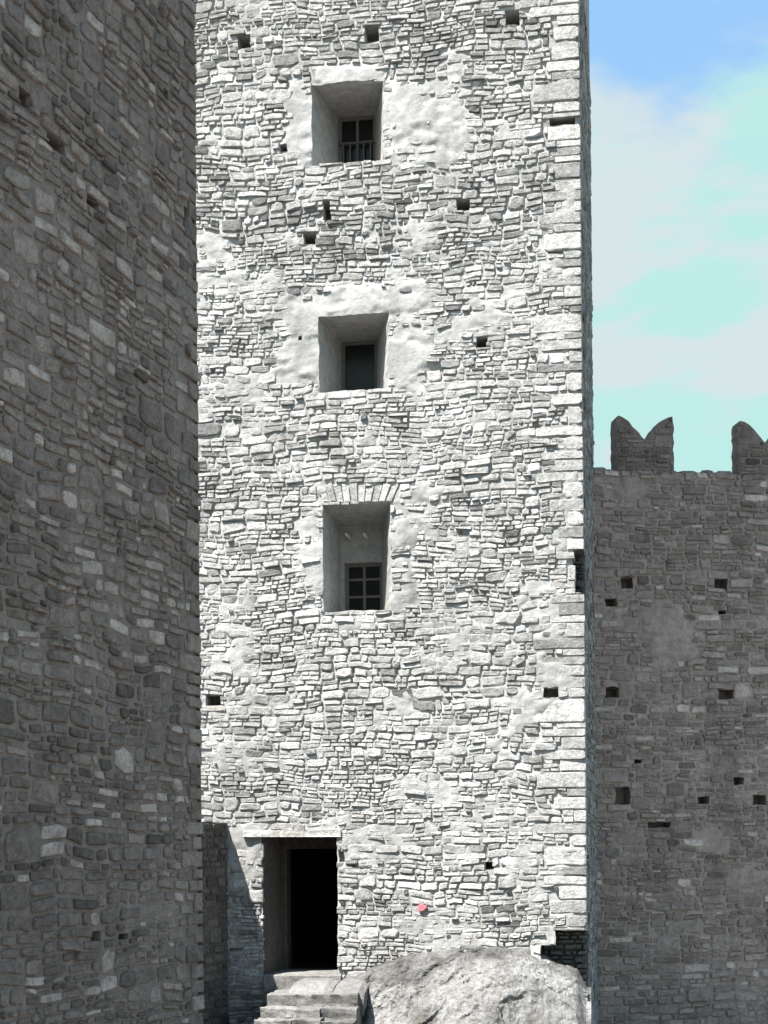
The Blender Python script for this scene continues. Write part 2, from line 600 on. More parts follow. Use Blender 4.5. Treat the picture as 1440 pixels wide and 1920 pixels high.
# ------------------------------------------------------------------ THE TOWER
rng = random.Random(11)
TA = math.atan(F / 17800.0)
T = Frame((1100 - CX) / F * 22.5, 22.5, math.cos(TA), -math.sin(TA))      # front face, u = 0 at the right corner
TS = Frame(T.o[0], T.o[1], (1207 - CX) / F, 1.0)                          # right side face, u = 0 at the same corner
TW, TBOT, TTOP = 7.6, -2.2, 25.0
tower = thing('stone_tower', (T.o[0] - 3, T.o[1] + 2, -1.9),
              'tall sunlit rubble stone tower with three deep windows above a dark doorway', 'tower')

def prect(x0, y0, x1, y1, n=0.0, fr=T):
    a, d = fr.px(x0, y0, n); b, c = fr.px(x1, y1, n)
    return (a, b, c, d)

DW = 0.98
win_out = [prect(584, 160, 720, 299), prect(597, 595, 729, 728), prect(605, 947, 734, 1143)]
win_in = [prect(632, 216, 705, 300, -DW), prect(638, 638, 708, 727, -DW), prect(645, 1055, 718, 1146, -DW)]
win_mid = []
for i in range(3):
    o, q = win_out[i], win_in[i]
    q = (q[0], q[1], o[2] + 0.004, min(q[3], o[3]) if i < 2 else q[3])
    win_in[i] = q
    top = q[3] if i < 2 else T.px(680, 985, -DW)[1]
    win_mid.append((q[0], q[1], q[2], max(top, q[3])) if i < 2 else (q[0] - 0.06, q[1], q[2], top))
door_out = prect(492, 1570, 634, 1829)
DD = 1.1
dq = prect(537, 1592, 652, 1836, -DD)
door_in = (dq[0], dq[1], door_out[2], dq[3])
door_mid = (door_out[0] + 0.10, door_out[1] + 0.02, door_out[2], door_out[3] - 0.01)

def hrect(cx, cy, w, h, fr=T):
    return prect(cx - w / 2, cy - h / 2, cx + w / 2, cy + h / 2, 0, fr)
t_logs = [hrect(*k) for k in ((458, 77, 25, 24), (697, 61, 26, 30), (961, 31, 28, 27), (613, 394, 15, 38), (581, 447, 24, 20),
                              (868, 384, 25, 21), (903, 641, 21, 19), (400, 1313, 29, 20), (1033, 1298, 29, 19),
                              (531, 276, 13, 13), (563, 635, 7, 7), (917, 1623, 15, 14), (640, 1606, 10, 20))]
def nrect(x, y0, y1): return (T.px(x, y0)[0], 0.05, T.px(x, y1)[1], T.px(x, y0)[1])
notch = [nrect(1075, 1032, 1062), nrect(1079, 1062, 1112), nrect(1041, 1745, 1772), nrect(1014, 1772, 1800), nrect(1030, 1800, 1860)]
slot = prect(1030, 221, 1078, 231)
t_holes = t_logs + [slot] + notch + win_out + [door_out]

sc_ = 1 / 119.0
def blob(px, py, rx, ry, s=1.0):
    u, v = T.px(px, py)
    return (u, v, rx * sc_, ry * sc_, s)
t_blobs = [blob(566, 230, 42, 95), blob(650, 138, 78, 26), blob(745, 215, 40, 70, .8), blob(815, 270, 75, 60, .85), blob(845, 165, 40, 70, .85),
           blob(575, 655, 62, 85), blob(655, 560, 85, 32), blob(765, 665, 50, 75), blob(840, 620, 50, 30, .7), blob(750, 560, 55, 30, .9),
           blob(588, 1050, 30, 95, .9), blob(755, 1050, 30, 110, .9), blob(790, 950, 50, 40, .75),
           blob(400, 500, 50, 60, .8), blob(740, 440, 60, 35, .7), blob(690, 1180, 60, 20, .6), blob(470, 1600, 45, 60, .7),
           blob(1010, 1130, 50, 30, .7), blob(940, 560, 60, 40, .55), blob(720, 840, 70, 40, .5), blob(800, 1500, 70, 40, .5),
           blob(460, 1220, 70, 40, .5), blob(930, 1400, 50, 50, .5)]
def t_cover(u, v):
    u = np.asarray(u, float); v = np.asarray(v, float)
    wob = 0.60 * fbm(u * 2.6, v * 2.6, 31, 5, 0.6)
    c = np.zeros_like(u)
    for (cu, cv, ru, rv, s) in t_blobs:
        d = np.sqrt(((u - cu) / ru) ** 2 + ((v - cv) / rv) ** 2) + wob
        c = np.maximum(c, s * sstep(1.35, 0.6, d))
    return c
def t_smear(u, v):
    return sstep(-0.25, 0.4, fbm(np.asarray(u) * 0.9, np.asarray(v) * 1.1, 77, 4, 0.6))
def t_disp(u, v):
    u = np.asarray(u, float); v = np.asarray(v, float)
    e = sstep(-0.02, -0.12, u)
    cv_ = t_cover(u, v)
    fine = sstep(-0.32, 0.22, fbm(u * 2.1, v * 3.0, 6, 3, 0.6))
    return e * (-0.028 + 0.024 * fine + (0.010 * fbm(u * 7, v * 9, 3, 2) + 0.006 * fbm(u * 22, v * 26, 4, 2)) * (1 - 0.65 * cv_)
                + 0.014 * t_smear(u, v) + 0.024 * cv_) - 0.03 * (1 - e)
def t_jit(u, v):
    e = sstep(-0.02, -0.2, np.asarray(u, float))
    return 0.022 * fbm(np.asarray(u) * 6, np.asarray(v) * 6, 41, 3, .6) * e, 0.022 * fbm(np.asarray(u) * 6, np.asarray(v) * 6, 43, 3, .6)

edges_u = [x for h in t_holes for x in h[:2]]
edges_v = [x for h in t_holes for x in h[2:]]
us = lines(-TW, 0.0, 0.026, edges_u)
vs = lines(TBOT, 15.9, 0.026, edges_v)
sheet(T, tower, 'wall_face', us, vs, t_holes, t_disp, t_jit, M['tower_mortar'])

# the rest of the shell: side, back, far side, upper storeys, roof
def quad_part(name, parent, pts, mat):
    return part(name, parent, np.array(pts, float), [(0, 1, 2, 3)], mat, 0.5)
depth = 4.75
c0 = T.p(0.0, 0.0); c1 = T.p(-TW, 0.0); c2 = TS.p(depth, 0.0); c3 = c2 + (c1 - c0)
def vert_quad(p, q, z0, z1):
    return [(p[0], p[1], z0), (q[0], q[1], z0), (q[0], q[1], z1), (p[0], p[1], z1)]
quad_part('upper_wall', tower, vert_quad(c1, c0, 15.9, TTOP), M['tower_mortar'])
quad_part('rear_wall', tower, vert_quad(c2, c3, TBOT, TTOP), M['tower_mortar'])
quad_part('far_side_wall', tower, vert_quad(c3, c1, TBOT, TTOP), M['tower_mortar'])
quad_part('roof', tower, [(p[0], p[1], TTOP) for p in (c1, c0, c2, c3)], M['tower_mortar'])

def s_disp(u, v):
    return -0.01 + 0.012 * fbm(np.asarray(u) * 6, np.asarray(v) * 8, 13, 3) - 0.02 * sstep(0.12, 0.0, u)
s_notch = [(-0.05, 0.48, n[2], n[3]) for n in notch]
su = lines(0.0, depth, 0.06, [0.48]); sv = lines(TBOT, 15.9, 0.05, [x for n in s_notch for x in n[2:]])
sheet(TS, tower, 'side_wall', su, sv, s_notch, s_disp, no_jit, M['tower_mortar'])
quad_part('upper_side_wall', tower, vert_quad(c0, c2, 15.9, TTOP), M['tower_mortar'])
for grp in (notch[:2], notch[2:]):       # the broken-out corner blocks: a ragged hollow behind the face, its shade deepened by dark tones
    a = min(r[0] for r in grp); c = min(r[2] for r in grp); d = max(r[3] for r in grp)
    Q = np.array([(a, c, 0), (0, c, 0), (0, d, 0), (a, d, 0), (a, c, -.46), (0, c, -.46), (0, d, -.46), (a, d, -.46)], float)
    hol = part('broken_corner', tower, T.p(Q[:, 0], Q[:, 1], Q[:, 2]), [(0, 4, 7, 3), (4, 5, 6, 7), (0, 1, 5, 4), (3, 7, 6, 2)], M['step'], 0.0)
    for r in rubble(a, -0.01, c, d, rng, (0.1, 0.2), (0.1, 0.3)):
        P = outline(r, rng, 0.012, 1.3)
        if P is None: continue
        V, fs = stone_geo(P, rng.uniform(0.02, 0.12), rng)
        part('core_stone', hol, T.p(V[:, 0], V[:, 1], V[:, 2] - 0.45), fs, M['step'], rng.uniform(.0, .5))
for r in t_logs:
    dpt = 0.12 if (r[1] - r[0]) < 0.09 else 0.45
    putlog(T, tower, r, t_disp, t_jit, M['tower_mortar'], dpt)
putlog(T, tower, slot, t_disp, t_jit, M['tower_mortar'], 0.25, 'open_joint')

# quoins up the right corner
stones = []
quoins = []
v = TBOT
k = 0
while v < 15.8:
    h = rng.uniform(0.09, 0.24) if rng.random() < 0.85 else rng.uniform(0.24, 0.34)
    w = rng.uniform(0.4, 0.8) if k % 2 == 0 else rng.uniform(0.2, 0.45)
    quoins.append((-w, 0.012, v, v + h)); v += h; k += 1
big_block = (T.px(985, 1310)[0], 0.014, T.px(985, 1357)[1], T.px(985, 1311)[1])
big_block2 = (T.px(1018, 440)[0], 0.014, T.px(1018, 473)[1], T.px(1018, 438)[1])
big_block3 = (T.px(1025, 236)[0], 0.014, T.px(1025, 266)[1], T.px(1025, 238)[1])
fixed = [big_block, big_block2, big_block3]
def overlaps(r, s): return r[0] < s[1] and r[1] > s[0] and r[2] < s[3] and r[3] > s[2]
q2 = []
for q in quoins:
    a, b_, c, d = q
    for f in fixed:
        if c < f[3] and d > f[2]:
            if c < f[2] and d > f[3]: d = f[2]
            elif c < f[2]: d = f[2]
            elif d > f[3]: c = f[3]
            else: c = d
    if d - c > 0.05: q2.append((a, b_, c, d))
quoins = q2 + fixed
for q in quoins:
    P = outline(q, rng, 0.012, 0.6, squared=(q in fixed or rng.random() < 0.55))
    if P is None: continue
    P = clip_holes(P, [slot] + notch)
    if P is None: continue
    tone = 0.95 if q in fixed else rng.choice([0.35, 0.5, 0.6, 0.7, 0.8, 0.9]) + rng.uniform(-.06, .06)
    V, fs = stone_geo(P, rng.uniform(0.002, 0.016), rng, -0.32, 0.9)
    stones.append((V, fs, tone))

# upright stones of the flat arches over windows and the slabs of the sills
def voussoirs(x0, x1, y0, y1, n, lean):
    out = []
    for i in range(n):
        s0, s1 = i / n + 0.006, (i + 1) / n - 0.006
        xa, xb = x0 + (x1 - x0) * s0, x0 + (x1 - x0) * s1
        ca, cb = (s0 - .5) * lean, (s1 - .5) * lean
        P = [T.px(xa, y1), T.px(xb, y1), T.px(xb + cb, y0 + rng.uniform(-5, 5)), T.px(xa + ca, y0 + rng.uniform(-5, 5))]
        out.append(np.array(P))
    return out
vou = voussoirs(598, 730, 560, 588, 9, 26) + voussoirs(606, 735, 908, 941, 10, 30) + voussoirs(588, 722, 128, 153, 6, 16)
arch_rects = []
for P in vou:
    V, fs = stone_geo(P, rng.uniform(-0.012, .009), rng, -0.05, 0.86)
    stones.append((V, fs, rng.uniform(0.55, 0.85)))
    arch_rects.append((P[:, 0].min(), P[:, 0].max(), P[:, 1].min(), P[:, 1].max()))

def warped(rects, rng, joint, amps, seed, rough=1.0):
    """irregular outlines with the courses made to wander; returns outlines and their centres"""
    Ps = [p for p in (outline(r, rng, joint, rough) for r in rects) if p is not None]
    A = np.array(Ps)                                  # every outline has ten points
    cen = A.mean(1, keepdims=True)
    ext = A.max(1) - A.min(1)
    rot = np.array([rng.gauss(0, 0.045) for _ in Ps]) * np.clip(2.6 * ext[:, 1] / ext[:, 0], 0.4, 2.0)
    c_, s_ = np.cos(rot)[:, None], np.sin(rot)[:, None]
    D = A - cen
    A = np.stack([D[..., 0] * c_ - D[..., 1] * s_, D[..., 0] * s_ + D[..., 1] * c_], -1) + cen
    u, v = A[..., 0].copy(), A[..., 1].copy()
    A[..., 1] = v + amps[0] * vnoise(u / 1.3, v / 0.9, seed) + amps[1] * vnoise(u / 0.4, v / 0.33, seed + 1)
    A[..., 0] = u + amps[2] * vnoise(u / 0.5, v / 0.28, seed + 2)
    return A, u.mean(1), v.mean(1)

avoid = t_holes + quoins + arch_rects
avoid_np = np.array(avoid)
A, CU, CV = warped(rubble(-TW, 0.0, TBOT, 15.7, rng, (0.11, 0.25), (0.06, 0.38), 0.10), rng, 0.012, (0.06, 0.034, 0.05), 21, 1.3)
COV = t_cover(CU, CV); ZONE = fbm(CU * 0.55, CV * 0.75, 91, 3)
DARK = np.exp(-((CV - T.px(700, 400)[1]) / 0.6) ** 2) + 0.6 * np.exp(-((CV - T.px(700, 90)[1]) / 0.7) ** 2)
for i in range(len(A)):
    P = A[i]
    lo, hi = P.min(0) - 0.01, P.max(0) + 0.01
    near = (avoid_np[:, 0] < hi[0]) & (avoid_np[:, 1] > lo[0]) & (avoid_np[:, 2] < hi[1]) & (avoid_np[:, 3] > lo[1])
    if near.any():
        P = clip_holes(P, [avoid[k] for k in np.nonzero(near)[0]])
        if P is None: continue
    cov, zone, dark = COV[i], ZONE[i], min(1.0, DARK[i])
    if cov > 0.93: continue
    if cov > 0.5 and rng.random() < 0.35: continue
    tone = 0.66 + 0.26 * zone + rng.gauss(0, 0.20) + 0.12 * cov - 0.22 * dark
    if rng.random() < 0.08: tone -= 0.28
    h = 0.003 + abs(rng.gauss(0, 0.0095)) + 0.010 * max(0, zone) + 0.008 * dark
    if rng.random() < 0.05: h += 0.022
    V, fs = stone_geo(P, min(h, 0.045), rng, tilt=0.14)
    stones.append((V, fs, min(max(tone, 0.02), 1.0)))
lay(T, tower, stones, M['tower_stone'], 300, (372, 1102, 0, 1900))

# the shaded side face
srng = random.Random(5)
stones = []
for r in rubble(0.34, depth, TBOT, 15.7, srng, (0.2, 0.4)):
    P = outline(r, srng, 0.02)
    if P is None: continue
    P = clip_holes(P, s_notch + [(-1, 0.33, -9, 30)])
    if P is None: continue
    V, fs = stone_geo(P, 0.004 + abs(srng.gauss(0, 0.009)), srng)
    stones.append((V, fs, min(1, max(0, srng.gauss(0.4, 0.2)))))
lay(TS, tower, stones, M['tower_stone'], 0, (0, 0, 0, 0), rest_name='side_stones')

# windows
for i in range(3):
    o, md, q = win_out[i], win_mid[i], win_in[i]
    r = reveal(T, tower, 'window', o, md, DW, us, vs, t_disp, t_jit, M['reveal'], 60 + i)
    small = (q[0] + 0.005, q[1] - 0.005, q[2] + 0.005, q[3] - 0.005)
    ring_panel(T, r, 'inner_wall', md, small, -DW, -DW - 0.22, M['reveal'])
    a, b_, c, d = small
    w = 0.055
    fv, ff = bars(T, [(a, a + w, c, d, -DW - .14, -DW - .09), (b_ - w, b_, c, d, -DW - .14, -DW - .09),
                      (a + w, b_ - w, c, c + w, -DW - .14, -DW - .09), (a + w, b_ - w, d - w, d, -DW - .14, -DW - .09)])
    part('window_frame', r, fv, ff, M['wood'])
    mu = (a + b_) / 2
    if i != 1:
        fv, ff = bars(T, [(mu - .022, mu + .022, c + w, d - w, -DW - .135, -DW - .095)])
        part('mullion', r, fv, ff, M['wood'])
    if i == 2:
        for t in (0.42, 0.72):
            vv = c + (d - c) * t
            for (p0, p1) in ((a + w, mu - .022), (mu + .022, b_ - w)):
                fv, ff = bars(T, [(p0, p1, vv - .018, vv + .018, -DW - .135, -DW - .098)])
                part('transom', r, fv, ff, M['wood'])
    P4 = T.p(np.array([a + .01, b_ - .01, b_ - .01, a + .01]), np.array([c + .01, c + .01, d - .01, d - .01]), -DW - .12)
    part('pane', r, P4, [(0, 1, 2, 3)], M['glass'])
    if i == 0:
        top = c + (d - c) * 0.62
        for kx in range(5):
            x = a + (b_ - a) * (kx + 0.8) / 5.6
            fv, ff = bars(T, [(x - .013, x + .013, c, top, -DW - .05, -DW - .024)])
            part('railing_bar', r, fv, ff, M['iron'])
        fv, ff = bars(T, [(a, b_, top, top + .03, -DW - .055, -DW - .02)])
        part('hand_rail', r, fv, ff, M['iron'])
    if i == 2:
        for px in (650, 684):
            u, v = T.px(px, 1003, -0.75)
            fv, ff = bars(T, [(u - .02, u + .02, v - .016, v + .02, -DW, -DW + .28)])
            part('peg', r, fv, ff, M['peg'])
# doorway
r = reveal(T, tower, 'doorway', door_out, door_mid, DD, us, vs, t_disp, t_jit, M['low_mortar'], 70)  # sides use the dark low-wall mortar: jamb shade put into the colour
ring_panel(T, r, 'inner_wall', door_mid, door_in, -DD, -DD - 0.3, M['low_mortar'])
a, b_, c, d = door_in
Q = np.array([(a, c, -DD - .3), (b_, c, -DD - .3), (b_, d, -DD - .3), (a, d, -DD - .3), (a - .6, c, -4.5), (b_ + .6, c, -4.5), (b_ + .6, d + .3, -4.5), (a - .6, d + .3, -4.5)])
part('passage', r, T.p(Q[:, 0], Q[:, 1], Q[:, 2]), [(0, 1, 5, 4), (1, 2, 6, 5), (2, 3, 7, 6), (3, 0, 4, 7), (4, 5, 6, 7)], M['passage_dark'])
lrect = prect(456, 1557, 641, 1569)
P = outline(lrect, rng, 0.004, 0.4, squared=True)
V, fs = stone_geo(P, 0.05, rng, -0.3, 0.93)
part('lintel', tower, T.p(V[:, 0], V[:, 1], V[:, 2]), fs, M['tower_stone'], 0.98)
# red waymark painted on a stone
u, v = T.px(792, 1702)
ang = np.linspace(0, 2 * np.pi, 15)[:-1]
rr = 0.062 * (1 + 0.16 * np.sin(ang * 3 + 1) + 0.1 * np.sin(ang * 5))
ring = np.column_stack([u + rr * 1.1 * np.cos(ang), v + rr * 0.95 * np.sin(ang)])
V = np.concatenate([np.column_stack([ring, np.full(14, -0.02)]), np.column_stack([ring, np.full(14, 0.05)]), np.column_stack([(ring - (u, v)) * .8 + (u, v), np.full(14, 0.056)])])
fs = [(i, (i + 1) % 14, 14 + (i + 1) % 14, 14 + i) for i in range(14)] + [(14 + i, 14 + (i + 1) % 14, 28 + (i + 1) % 14, 28 + i) for i in range(14)] + [tuple(range(28, 42))]
part('red_marked_stone', tower, T.p(V[:, 0], V[:, 1], V[:, 2]), fs, M['red'], label='small stone painted with a faded red mark')

# ------------------------------------------------------------------ THE SHADED BUILDING ON THE LEFT
brng = random.Random(23)
B = Frame((378 - CX) / F * 14.0, 14.0, 1030.0, F)      # u = 0 at its far corner, negative towards the viewer
BL, BBOT, BTOP = 6.5, -2.2, 10.3
bld = thing('stone_building', (B.o[0] - 3, B.o[1] - 3, -1.75), 'big shaded rubble stone wall close by on the left, in front of the tower', 'building')
def b_disp(u, v):
    u = np.asarray(u, float); v = np.asarray(v, float)
    return -0.006 + 0.010 * fbm(u * 6, v * 8, 103, 3) + 0.008 * sstep(0, .5, fbm(u, v, 107, 3)) - 0.03 * sstep(-0.1, 0.0, u)
def b_rect(cx, cy, w, h):
    u, v = B.px(cx, cy)
    return (u - w / 2, u + w / 2, v - h / 2, v + h / 2)
b_holes = [b_rect(48, 186, .16, .14), b_rect(106, 270, .25, .11), b_rect(175, 380, .18, .08), b_rect(180, 1755, .16, .08), b_rect(312, 176, .08, .08),
           b_rect(232, 1756, .16, .05), b_rect(349, 398, .08, .10)]
bu = lines(-BL, 0.0, 0.035, [x for h in b_holes for x in h[:2]])
bv = lines(BBOT, BTOP, 0.035, [x for h in b_holes for x in h[2:]])
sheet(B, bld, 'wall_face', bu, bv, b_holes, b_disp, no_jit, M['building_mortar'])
for h in b_holes:
    putlog(B, bld, h, b_disp, no_jit, M['building_mortar'], 0.4)
q0 = B.p(0, 0); q1 = B.p(-BL, 0)
nb = np.array([-B.n[0], -B.n[1], 0]) * 6.0
quad_part('end_wall', bld, vert_quad(q0, q0 + nb, BBOT, BTOP), M['building_mortar'])
quad_part('rear_wall', bld, vert_quad(q0 + nb, q1 + nb, BBOT, BTOP), M['building_mortar'])
quad_part('near_end_wall', bld, vert_quad(q1 + nb, q1, BBOT, BTOP), M['building_mortar'])
quad_part('roof', bld, [(p[0], p[1], BTOP) for p in (q1, q0, q0 + nb, q1 + nb)], M['building_mortar'])
stones = []
bq = []
v = BBOT; k = 0
while v < BTOP - 0.1:
    h = brng.uniform(0.10, 0.22); w = brng.uniform(0.25, 0.45) if k % 2 else brng.uniform(0.15, 0.28)
    bq.append((-w, 0.01, v, min(v + h, BTOP))); v += h; k += 1
for q in bq:
    P = outline(q, brng, 0.014, 0.6, squared=True)
    if P is None: continue
    P = clip_holes(P, b_holes)
    if P is None: continue
    V, fs = stone_geo(P, brng.uniform(.008, .025), brng, -0.3, 0.88)
    stones.append((V, fs, min(0.9, max(0.1, brng.gauss(0.5, 0.15)))))
A, CU, CV = warped(rubble(-BL, 0.0, BBOT, BTOP - 0.02, brng, (0.14, 0.26), (0.09, 0.34), 0.16), brng, 0.022, (0.028, 0.03, 0.045), 121, 1.3)
ZONE = fbm(CU * 0.5, CV * 0.5, 191, 3)
bb = b_holes + bq + [(-99, 99, BTOP - .003, 99)]
bb_np = np.array(bb)
for i in range(len(A)):
    P = A[i]
    lo, hi = P.min(0) - 0.01, P.max(0) + 0.01
    near = (bb_np[:, 0] < hi[0]) & (bb_np[:, 1] > lo[0]) & (bb_np[:, 2] < hi[1]) & (bb_np[:, 3] > lo[1])
    if near.any():
        P = clip_holes(P, [bb[k] for k in np.nonzero(near)[0]])
        if P is None: continue
    zone = ZONE[i]
    tone = min(0.84, 0.48 + 0.36 * zone + brng.gauss(0, 0.15))
    if brng.random() < 0.09 + 0.12 * max(0, zone): tone = brng.uniform(0.88, 1.0)
    V, fs = stone_geo(P, 0.006 + abs(brng.gauss(0, 0.013)), brng)
    stones.append((V, fs, max(0.02, tone)))
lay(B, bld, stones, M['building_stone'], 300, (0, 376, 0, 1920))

# ------------------------------------------------------------------ LOW WALL between building and tower
lrng = random.Random(31)
ua, va = T.px(426, 1543)
lw_end = T.p(ua, 0.0)
LTOP = va
Lf = Frame(lw_end[0], lw_end[1], 0.30, 1.0)          # u = 0 at the tower
LLEN = 9.6
lowwall = thing('low_wall', (lw_end[0] - 1.5, lw_end[1] - 4.5, -1.8), 'low shaded stone wall joining the left building to the tower beside the doorway', 'wall')
lowwall['kind'] = 'thing'
def l_disp(u, v):
    return -0.006 + 0.010 * fbm(np.asarray(u) * 6, np.asarray(v) * 8, 203, 3)
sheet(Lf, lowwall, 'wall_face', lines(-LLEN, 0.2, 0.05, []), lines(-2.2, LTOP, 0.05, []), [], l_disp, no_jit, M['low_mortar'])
a_, b2 = Lf.p(-LLEN, 0), Lf.p(0.2, 0)
bk = np.array([-Lf.n[0], -Lf.n[1], 0]) * 0.6
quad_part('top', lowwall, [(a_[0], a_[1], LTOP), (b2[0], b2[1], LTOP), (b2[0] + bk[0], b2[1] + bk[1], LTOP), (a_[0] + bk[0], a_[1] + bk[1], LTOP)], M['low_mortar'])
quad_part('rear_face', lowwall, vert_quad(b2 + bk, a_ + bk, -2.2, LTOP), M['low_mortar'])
stones = []
for r in rubble(-LLEN, 0.0, -2.2, LTOP, lrng, (0.2, 0.3)):
    P = outline(r, lrng, 0.025)
    if P is None: continue
    P = clip_holes(P, [(-9, 9, LTOP - 0.005, 9), (-0.01, 9, -9, 9)])
    if P is None: continue
    V, fs = stone_geo(P, 0.006 + abs(lrng.gauss(0, 0.012)), lrng)
    stones.append((V, fs, min(.85, max(0, lrng.gauss(0.42, 0.16)))))
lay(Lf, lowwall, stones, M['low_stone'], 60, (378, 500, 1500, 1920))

# ------------------------------------------------------------------ CURTAIN WALL with swallowtail merlons
crng = random.Random(47)
C = Frame((1118 - CX) / F * 27.0, 27.0, 18860.0, F)
CL0, CL1 = -0.9, 7.5
u_, ctop = C.px(1247, 884)
CBOT = -2.2
cw = thing('curtain_wall', (C.o[0] + 3, C.o[1] + 1, -1.75), 'shaded battlemented curtain wall with swallowtail merlons to the right of the tower', 'wall')
cw['kind'] = 'thing'
def c_disp(u, v):
    u = np.asarray(u, float); v = np.asarray(v, float)
    return -0.008 + 0.012 * fbm(u * 5, v * 7, 303, 3) + 0.012 * sstep(0, .5, fbm(u, v, 307, 3)) + 0.03 * c_cover(u, v)
c_blob = [(*C.px(1180, 918), .32, .2), (*C.px(1250, 1190), .5, .5), (*C.px(1400, 1640), .5, .25), (*C.px(1330, 1580), .45, .25)]
def c_cover(u, v):
    u = np.asarray(u, float); v = np.asarray(v, float)
    wob = 0.8 * fbm(u * 2.8, v * 3.2, 331, 5, 0.65); c = np.zeros_like(u)
    for (a, b_, ru, rv) in c_blob:
        c = np.maximum(c, sstep(1.15, 0.75, np.sqrt(((u - a) / ru) ** 2 + ((v - b_) / rv) ** 2) + wob))
    return c
c_holes = [hrect(*k, fr=C) for k in ((1176, 1093, 26, 22), (1352, 1094, 26, 20), (1148, 1298, 26, 19), (1362, 1301, 30, 19), (1168, 1492, 28, 34),
           (1319, 1500, 20, 14), (1424, 1500, 26, 20), (1236, 1547, 42, 10), (1385, 1464, 19, 15), (1145, 1130, 20, 16), (1197, 1427, 14, 8), (1355, 1148, 15, 7))]
cu_ = lines(CL0, CL1, 0.035, [x for h in c_holes for x in h[:2]])
cv_ = lines(CBOT, ctop, 0.035, [x for h in c_holes for x in h[2:]])
sheet(C, cw, 'wall_face', cu_, cv_, c_holes, c_disp, rag_jit, M['curtain_mortar'])
for h in c_holes:
    putlog(C, cw, h, c_disp, rag_jit, M['curtain_mortar'], 0.4)
TH = 0.55
Q = np.array([(CL0, ctop, 0), (CL1, ctop, 0), (CL1, ctop, -TH), (CL0, ctop, -TH), (CL0, CBOT, -TH), (CL1, CBOT, -TH)], float)
part('wall_top', cw, C.p(Q[:, 0], Q[:, 1], Q[:, 2]), [(0, 1, 2, 3), (3, 2, 5, 4)], M['curtain_mortar'], 0.5)
stones = []
A, CU, CV = warped(rubble(CL0, CL1, CBOT, ctop, crng, (0.16, 0.30), (0.14, 0.48), 0.14), crng, 0.020, (0.03, 0.022, 0.035), 321, 1.3)
COV = c_cover(CU, CV); ZONE = fbm(CU * 0.5, CV * 0.6, 391, 3)
cc = c_holes + [(-99, 99, ctop - .004, 99)]
for i in range(len(A)):
    P = A[i]
    if COV[i] > 0.93 or (COV[i] > 0.4 and crng.random() < 0.4): continue
    P = clip_holes(P, cc)
    if P is None: continue
    tone = min(0.86, 0.50 + 0.22 * ZONE[i] + crng.gauss(0, 0.14))
    if crng.random() < 0.06: tone = crng.uniform(0.88, 1.0)
    V, fs = stone_geo(P, 0.006 + abs(crng.gauss(0, 0.016)), crng)
    stones.append((V, fs, max(0.02, tone)))
lay(C, cw, stones, M['curtain_stone'], 300, (1112, 1440, 880, 1920))

def poly_in(P, pts):
    ok = np.ones(len(pts), bool)
    for i, (x, y) in enumerate(pts):
        c = False
        for j in range(len(P)):
            x1, y1 = P[j]; x2, y2 = P[j - 1]
            if (y1 > y) != (y2 > y) and x < (x2 - x1) * (y - y1) / (y2 - y1) + x1: c = not c
        ok[i] = c
    return ok.all()

u = CL0
while u < CL1 - 0.1:
    w = crng.uniform(0.2, 0.5)
    P = outline((u, min(u + w, CL1), -TH * 0.5, 0.02), crng, 0.01, 0.8)
    if P is not None:
        V, fs = stone_geo(P, crng.uniform(0.015, 0.05), crng, -0.05, 0.88)
        part('coping_stone', cw, C.p(V[:, 0], ctop + V[:, 2], V[:, 1]), [tuple(reversed(f)) for f in fs], M['building_stone'], crng.uniform(.2, .7))
    u += w
# swallowtail profile: width 1, two ears with rounded inner edges
m_w = C.px(1263, 840)[0] - C.px(1156, 840)[0]
m_h = C.px(1262, 782)[1] - ctop
def merlon(u0, seed):
    r = random.Random(seed)
    px = [0, 1.0, 1.0, .975, .90, .80, .70, .61, .545, .50, .455, .38, .29, .20, .12, .05, .012, 0]
    py = [0, 0, .965, 1.0, .985, .935, .845, .72, .61, .575, .61, .70, .81, .90, .965, .985, .96, .90]
    pr = np.column_stack([u0 + np.array(px) * m_w, ctop - 0.02 + np.array(py) * (m_h + 0.02)])
    dense = []
    for i in range(len(pr)):
        p, q = pr[i], pr[(i + 1) % len(pr)]
        k = max(1, int(np.linalg.norm(q - p) / 0.07)) if i > 0 else 1
        dense += [p + (q - p) * t / k for t in range(k)]
    pr = np.array(dense)
    pr[2:, :] += np.array([[r.uniform(-.014, .014), r.uniform(-.014, .014)] for _ in range(len(pr) - 2)])
    N = len(pr)
    V = np.concatenate([C.p(pr[:, 0], pr[:, 1], 0.0), C.p(pr[:, 0], pr[:, 1], -0.34)])
    fs = [tuple(range(N)), tuple(range(2 * N - 1, N - 1, -1))] + [(i, N + i, N + (i + 1) % N, (i + 1) % N) for i in range(N)]
    mo = part('merlon', cw, V, fs, M['building_mortar'], 0.4)
    for q in rubble(u0, u0 + m_w, ctop - 0.01, ctop + m_h, r, (0.16, 0.26), (0.16, 0.4), 0.2):
        q = (max(q[0], u0), min(q[1], u0 + m_w), q[2], q[3])
        if q[1] - q[0] < 0.07: continue
        P = outline(q, r, 0.022, 1.3)
        if P is None or not poly_in(pr, P): continue
        V, fs = stone_geo(P, 0.01 + abs(r.gauss(0, 0.012)), r)
        part('stone', mo, C.p(V[:, 0], V[:, 1], V[:, 2]), fs, M['building_stone'], min(.85, max(0.05, r.gauss(0.4, 0.2))))
    return mo
mu0 = C.px(1156, 840)[0]; mu1 = C.px(1385, 840)[0]
for k in range(3):
    merlon(mu0 + (mu1 - mu0) * k, 500 + k)

